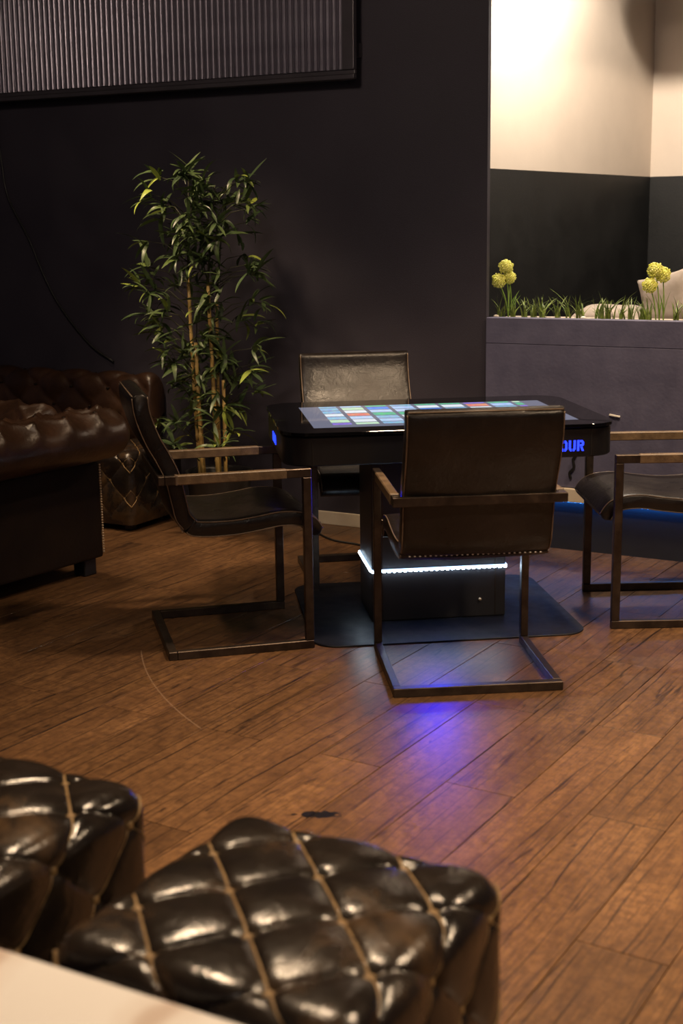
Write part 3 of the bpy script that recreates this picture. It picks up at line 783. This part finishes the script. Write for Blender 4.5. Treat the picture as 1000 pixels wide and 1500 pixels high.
# sofa standing against the dark wall
sb = empty('tufted_sofa', WP(-6.4, NW, 0), TH)
profb = [(-.02, .48), (-.02, .62), (-.04, .685), (-.085, .705), (-.12, .675), (-.132, .58), (-.13, .48), (-.128, .38)]
tufted_sweep([(-a, b) for a, b in profb], 2.16, lambda x, s, z: Vector((s, -x, z)), .125, .10, .24, .022, .05, ns=200, roll_c=Vector((.07, 0, .60))).build('backrest', 'sofa', sb, True)
for P in tufted_sweep.buttons: link('button', sbtn, None, sb).location = P
MB().box(0, 2.14, -.115, -.018, .06, .64, .01).build('back_panel', 'sofa_dark', sb)
MB().box(0, 1.84, -.72, -.15, .06, .30, .02).build('seat_base', 'sofa_dark', sb)
for k in range(2): MB().box(.01+k*.92, .915+k*.92, -.74, -.155, .302, .43, .04, 4).build('seat_cushion', 'sofa', sb, True)
for x in (.08, 1.76):
    for y in (-.66, -.2): MB().lathe([(0, 0), (.022, 0), (.03, .03), (.032, .059), (0, .059)], 14).build('foot', 'black', sb, True).location = (x, y, 0)
tag(sb, 'brown tufted leather sofa set against the dark wall, behind the nearer sofa', 'sofa')

# ================================================================== bamboo plant
PB = WP(-3.67, 5.27); plant = empty('bamboo_plant', PB, TH)
pot = MB().lathe([(0, 0), (.11, 0), (.125, .02), (.158, .27), (.165, .285), (.165, .30), (.150, .30), (.147, .285), (.14, .25)], 40).build('pot', 'pot', plant, True)
so = MB().lathe([(.0, .272), (.08, .270), (.143, .262)], 24).build('soil', 'soil', plant, True)
canes = [((-3.745, 0), (-3.764, 1.23), .0100, -.05), ((-3.624, 0), (-3.636, 1.20), .0108, -.07), ((-3.697, 0), (-3.699, .93), .0104, -.09), ((-3.664, 0), (-3.652, 1.12), .009, .0), ((-3.721, 0), (-3.731, .92), .010, -.05), ((-3.608, 0), (-3.602, .75), .010, -.03)]
cane_lines = []
for (u0, _), (u1, z1), r, dn in canes:
    a = Vector((u0+3.67, dn, .26)); b = Vector((u1+3.67, dn*1.3, z1)); path = []; rs = []
    nseg = int((z1-.26)/.1)
    for k in range(nseg+1):
        f = k/nseg; p = a.lerp(b, f) + Vector((math.sin(f*3+u0*9)*.006, math.cos(f*2.5+u0*5)*.006, 0))
        taper = 1-.22*f
        if 0 < k < nseg:
            path += [p-Vector((0, 0, .006)), p, p+Vector((0, 0, .006))]; rs += [r*taper, r*taper*1.22, r*taper]
        else: path.append(p); rs.append(r*taper)
    cn = MB().tube(path, rs, 10).build('cane', 'cane', plant, True); cane_lines.append((a, b))
    if z1 > 1:
        tp = b + Vector((.02*(1 if u1 > -3.7 else -1), .06, .45)); MB().tube([b, b.lerp(tp, .5), tp], [.006, .004, .002], 6).build('shoot', 'twig', cn, True); cane_lines.append((b, tp))
def leaf_mesh(L_, w_, droop, twist, seed):
    rows = []; n = 8
    for i in range(n+1):
        f = i/n; wd = w_*(math.sin(math.pi*min(1, f*.93+.05))**.75)*(1-.35*f) if f < 1 else .0004
        a = droop*f*f; x = L_*f*math.cos(a*.7); z = -L_*f*math.sin(a)*.8
        tw = twist*f
        rows.append([Vector((x, s*wd*math.cos(tw), z + abs(s)*wd*.22 + s*wd*math.sin(tw))) for s in (-1, 0, 1)])
    mb = MB().grid(rows); me = mb.mesh('leaf'); me.materials.append(M['leaf']); me.polygons.foreach_set('use_smooth', [True]*len(me.polygons)); return me
rl = random.Random(3)
leaves = [leaf_mesh(.085+.009*k, .0105+.0011*(k % 4), (.05, .5, .2, .8, .35)[k % 5], .3*((k % 3)-1), k) for k in range(8)]
clusters = [(-3.85, 1.69), (-3.8, 1.72), (-3.7, 1.69), (-3.67, 1.66), (-3.48, 1.66), (-3.42, 1.66), (-3.87, 1.61), (-3.95, 1.57), (-3.85, 1.56), (-3.75, 1.57), (-3.63, 1.58), (-3.58, 1.58), (-3.46, 1.57), (-3.39, 1.54), (-3.91, 1.51), (-3.69, 1.51), (-3.52, 1.48), (-3.85, 1.44), (-3.93, 1.4), (-3.79, 1.42), (-3.66, 1.45), (-3.59, 1.43), (-3.54, 1.41), (-3.8, 1.32), (-3.69, 1.33), (-3.63, 1.31), (-3.55, 1.33), (-3.46, 1.29), (-3.41, 1.27), (-3.37, 1.25), (-4.02, 1.27), (-3.97, 1.22), (-4.06, 1.19), (-3.93, 1.18), (-3.83, 1.21), (-3.6, 1.21), (-3.5, 1.24), (-4.08, 1.06), (-4.0, 1.04), (-3.92, 1.11), (-3.81, 1.07), (-3.72, 1.07), (-3.55, 1.15), (-3.46, 1.12), (-3.4, 1.11), (-3.51, 1.03), (-3.45, 1.01), (-3.97, .97), (-3.89, 1.0), (-3.85, .95), (-3.82, .89), (-3.88, .85), (-3.95, .82), (-3.78, .83), (-3.66, .9), (-3.59, .87), (-3.51, .87), (-3.39, .91), (-3.49, .82), (-3.42, .8), (-3.89, .78), (-3.8, .73), (-3.85, .69), (-3.73, .69), (-3.62, .8), (-3.57, .74), (-3.47, .7), (-3.52, .65), (-3.83, .61), (-3.67, .6), (-3.55, .62), (-3.92, .54), (-3.9, .51), (-3.75, .55), (-3.53, .46), (-3.48, .52), (-3.78, .45), (-3.58, .45)]
tw = MB(); extra = MB(); nl = 0
for u, z in clusters:
    outer = abs(u+3.68)
    dn = rl.uniform(-.16, .14) if outer < .22 else rl.uniform(-.10, .08)
    dn = min(dn, .20)
    P = Vector((u+3.67, dn-.05, z))
    ca = min(cane_lines, key=lambda ab: abs(ab[0].lerp(ab[1], min(1, max(0, (z-ab[0].z-.1)/(ab[1].z-ab[0].z)))).x - P.x) + (0 if ab[0].z < z-.08 and ab[1].z > z-.15 else 1))
    f = min(1, max(0, (z-.10-ca[0].z)/(ca[1].z-ca[0].z))); base = ca[0].lerp(ca[1], f)
    mid = base.lerp(P, .55) + Vector((0, 0, .03)); tw.tube([base, mid, P], [.003, .0022, .0012], 5)
    out = (P-base); out.z = 0; az0 = math.atan2(out.y, out.x) if out.length > .03 else rl.uniform(0, 6.28)
    cnt = 8 if outer > .12 else 12
    for k in range(cnt):
        az = az0 + rl.uniform(-1.5, 1.5) if outer > .12 else rl.uniform(0, 6.28)
        el = rl.gauss(.12, .5); el = max(-1.0, min(1.25, el))
        me = rl.choice(leaves); sc_ = rl.uniform(.75, 1.1)
        mtx = Matrix.Translation(P + Vector((rl.uniform(-.012, .012), rl.uniform(-.012, .012), rl.uniform(-.02, .02)))) @ Matrix.Rotation(az, 4, 'Z') @ Matrix.Rotation(-el, 4, 'Y') @ Matrix.Rotation(rl.uniform(-.6, .6), 4, 'X') @ Matrix.Scale(sc_, 4)
        tip = mtx @ Vector((.15, 0, 0))
        if tip.y > .335: continue
        if nl < 300 and k < (4 if outer > .10 else 3):
            o = link('leaf', me, None, plant); o.matrix_local = mtx; nl += 1
        else:
            extra.add([mtx @ v.co for v in me.vertices], [list(p.vertices) for p in me.polygons])
for k in range(95):
    z = rl.uniform(.5, 1.70); P = Vector((rl.gauss(0, .085)-.01, rl.uniform(-.20, .06), z))
    for q in range(6):
        me = rl.choice(leaves); mtx = Matrix.Translation(P) @ Matrix.Rotation(rl.uniform(0, 6.28), 4, 'Z') @ Matrix.Rotation(-rl.gauss(.1, .5), 4, 'Y') @ Matrix.Rotation(rl.uniform(-.6, .6), 4, 'X') @ Matrix.Scale(rl.uniform(.6, .95), 4)
        if (mtx @ Vector((.15, 0, 0))).y < .33: extra.add([mtx @ v.co for v in me.vertices], [list(p.vertices) for p in me.polygons])
tw.build('twigs', 'twig', plant, True)['kind'] = 'stuff'
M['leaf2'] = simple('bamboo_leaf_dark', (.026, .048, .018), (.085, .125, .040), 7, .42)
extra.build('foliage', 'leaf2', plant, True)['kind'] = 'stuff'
tag(plant, 'tall bamboo plant with yellow canes in a black pot by the dark wall', 'potted plant')

# ================================================================== planter grass, flowers, cushions
gr = random.Random(11); ZB = 1.034
def blade(mb, base, ang, L_, lean, wd):
    d = Vector((math.cos(ang), math.sin(ang), 0)); sd = Vector((-d.y, d.x, 0)); rows = []
    for i in range(6):
        f = i/5; w_ = wd*(1-f**2.2)+.0002
        p = base + d*(lean*L_*f*f) + Vector((0, 0, L_*f*(1-.25*lean*f)))
        rows.append([p-sd*w_, p+d*w_*.25, p+sd*w_])
    mb.grid(rows)
for gi, u in enumerate((-2.40, -2.34, -2.3, -2.255, -2.216, -2.196, -2.137, -2.074, -2.041, -2.021, -1.95, -1.926, -1.898, -1.88, -1.833, -1.796, -1.75, -1.714, -1.60, -1.55)):
    mb = MB(); tall = gi in (7, 12, 14, 17)
    for k in range(12):
        blade(mb, Vector((gr.uniform(-.012, .012), gr.uniform(-.012, .012), -.004)), gr.uniform(0, 6.28), gr.uniform(.06, .125)*(1.35 if tall and k < 3 else 1), gr.uniform(.1, 1.0), gr.uniform(.0026, .0046))
    o = mb.build('grass_tuft', 'grass', smooth=True); o.location = WP(u, NW+.13+gr.uniform(-.025, .035), ZB); o.rotation_euler = (0, 0, TH)
    tag(o, 'short green grass tuft growing along the top of the low wall', 'grass tuft', 'grass tufts along the low wall top')
def flower(uh, zh, ub, r, label, dn):
    e = empty('allium_flower', WP(ub, NW+.128+dn, ZB), TH)
    top_ = Vector((uh-ub, -.004, zh-ZB)); MB().tube(catmull([(0, 0, -.005), (top_.x*.35, .004, top_.z*.5), top_], 5), .0028, 6).build('stem', 'stem', e, True)
    mb = MB(); rr_ = random.Random(int(abs(uh)*1000))
    mb.ball(top_, r*.70, 14, 10)
    for k in range(150):       # florets
        zz = 1-2*(k+.5)/150; a = k*2.39996; rad = math.sqrt(1-zz*zz); d = Vector((rad*math.cos(a), rad*math.sin(a), zz))
        c_ = top_ + d*r*rr_.uniform(.74, 1.02); t1 = d.orthogonal().normalized(); t2 = d.cross(t1); s = r*.16
        mb.add([c_+d*s*.6, c_+t1*s, c_+t2*s, c_-t1*s, c_-t2*s, c_-d*s], [(0, 1, 2), (0, 2, 3), (0, 3, 4), (0, 4, 1), (5, 2, 1), (5, 3, 2), (5, 4, 3), (5, 1, 4)])
    mb.build('flower_head', 'flower', e)
    for k in range(2):
        lb = MB(); blade(lb, Vector((0, 0, -.004)), rr_.uniform(0, 6.28), rr_.uniform(.11, .16), rr_.uniform(.2, .5), .0035); lb.build('leaf', 'stem', e, True)
    tag(e, label, 'flower', 'yellow globe flowers on the low wall')
flower(-2.385, 1.263, -2.372, .034, 'tallest yellow globe flower of the trio beside the dark wall edge', .01)
flower(-2.411, 1.201, -2.362, .034, 'lowest yellow globe flower of the trio beside the dark wall edge', -.014)
flower(-2.374, 1.214, -2.366, .031, 'middle yellow globe flower, rightmost of the trio beside the dark wall edge', .028)
flower(-1.691, 1.249, -1.668, .036, 'tallest yellow globe flower of the trio before the beige cushion', .01)
flower(-1.663, 1.230, -1.655, .035, 'rightmost yellow globe flower of the trio before the beige cushion', .03)
flower(-1.706, 1.186, -1.675, .034, 'lowest yellow globe flower of the trio before the beige cushion', -.014)
for u, lb in ((-2.412, 'small white pebble beside the dark wall edge on the planter'), (-1.996, 'small white pebble in the middle of the planter top')):
    tag(MB().ball((0, 0, .008), .011, 12, 8, (1.2, 1, .75)).build('pebble', 'pebble', smooth=True), lb, 'pebble').location = WP(u, NW+.09, ZB-.001)
def cushion_obj(label, loc, size, thick, eul):
    n = 26; mb = MB()
    for sg in (1, -1):
        rows = []
        for i in range(n+1):
            row = []
            for j in range(n+1):
                a, b = -1+2*i/n, -1+2*j/n
                h = ((1-a**4)*(1-b**4))**.62
                pin = 1-.07*(1-abs(a)**3)*abs(b)**4; pin2 = 1-.07*(1-abs(b)**3)*abs(a)**4
                row.append(Vector((a*size[0]/2*pin2, b*size[1]/2*pin, sg*(h*thick/2*(1+.10*noise.noise(Vector((a*2.2, b*2.2, sg*3+thick*40))))))))
            rows.append(row)
        mb.grid(rows)
    o = mb.build('cushion', 'cushion', smooth=True, merge=.0005); o.location = loc; o.rotation_euler = eul; return tag(o, label, 'cushion', 'beige cushions in the niche')
cushion_obj('beige cushion lying flat behind the grass', WP(-2.03, 6.2, .95+.064), (.34, .34), .11, (R(3), 0, TH+.12))
cushion_obj('beige cushion standing upright behind the right flower trio', WP(-1.765, 6.22, .95+.142), (.25, .27), .10, (R(76), R(-15), TH+R(2)))

# pendant hanging in the niche, above the frame: its round shade puts the dark round patch in the niche corner
pe2 = empty('pendant_lamp', WP(-2.257, 7.2, 2.745), TH)
MB().lathe([(.02, .13), (.07, .115), (.115, .06), (.128, 0), (.122, -.055), (.10, -.105), (.094, -.10), (.112, -.05), (.118, 0), (.105, .055), (.06, .105)], 32).build('shade', 'black', pe2, True)
MB().tube([(0, 0, .12), (0, 0, .355)], .004, 8).build('cord', 'cable', pe2)
tag(pe2, 'round black pendant lamp hanging in the cream niche corner, above the picture', 'pendant lamp')
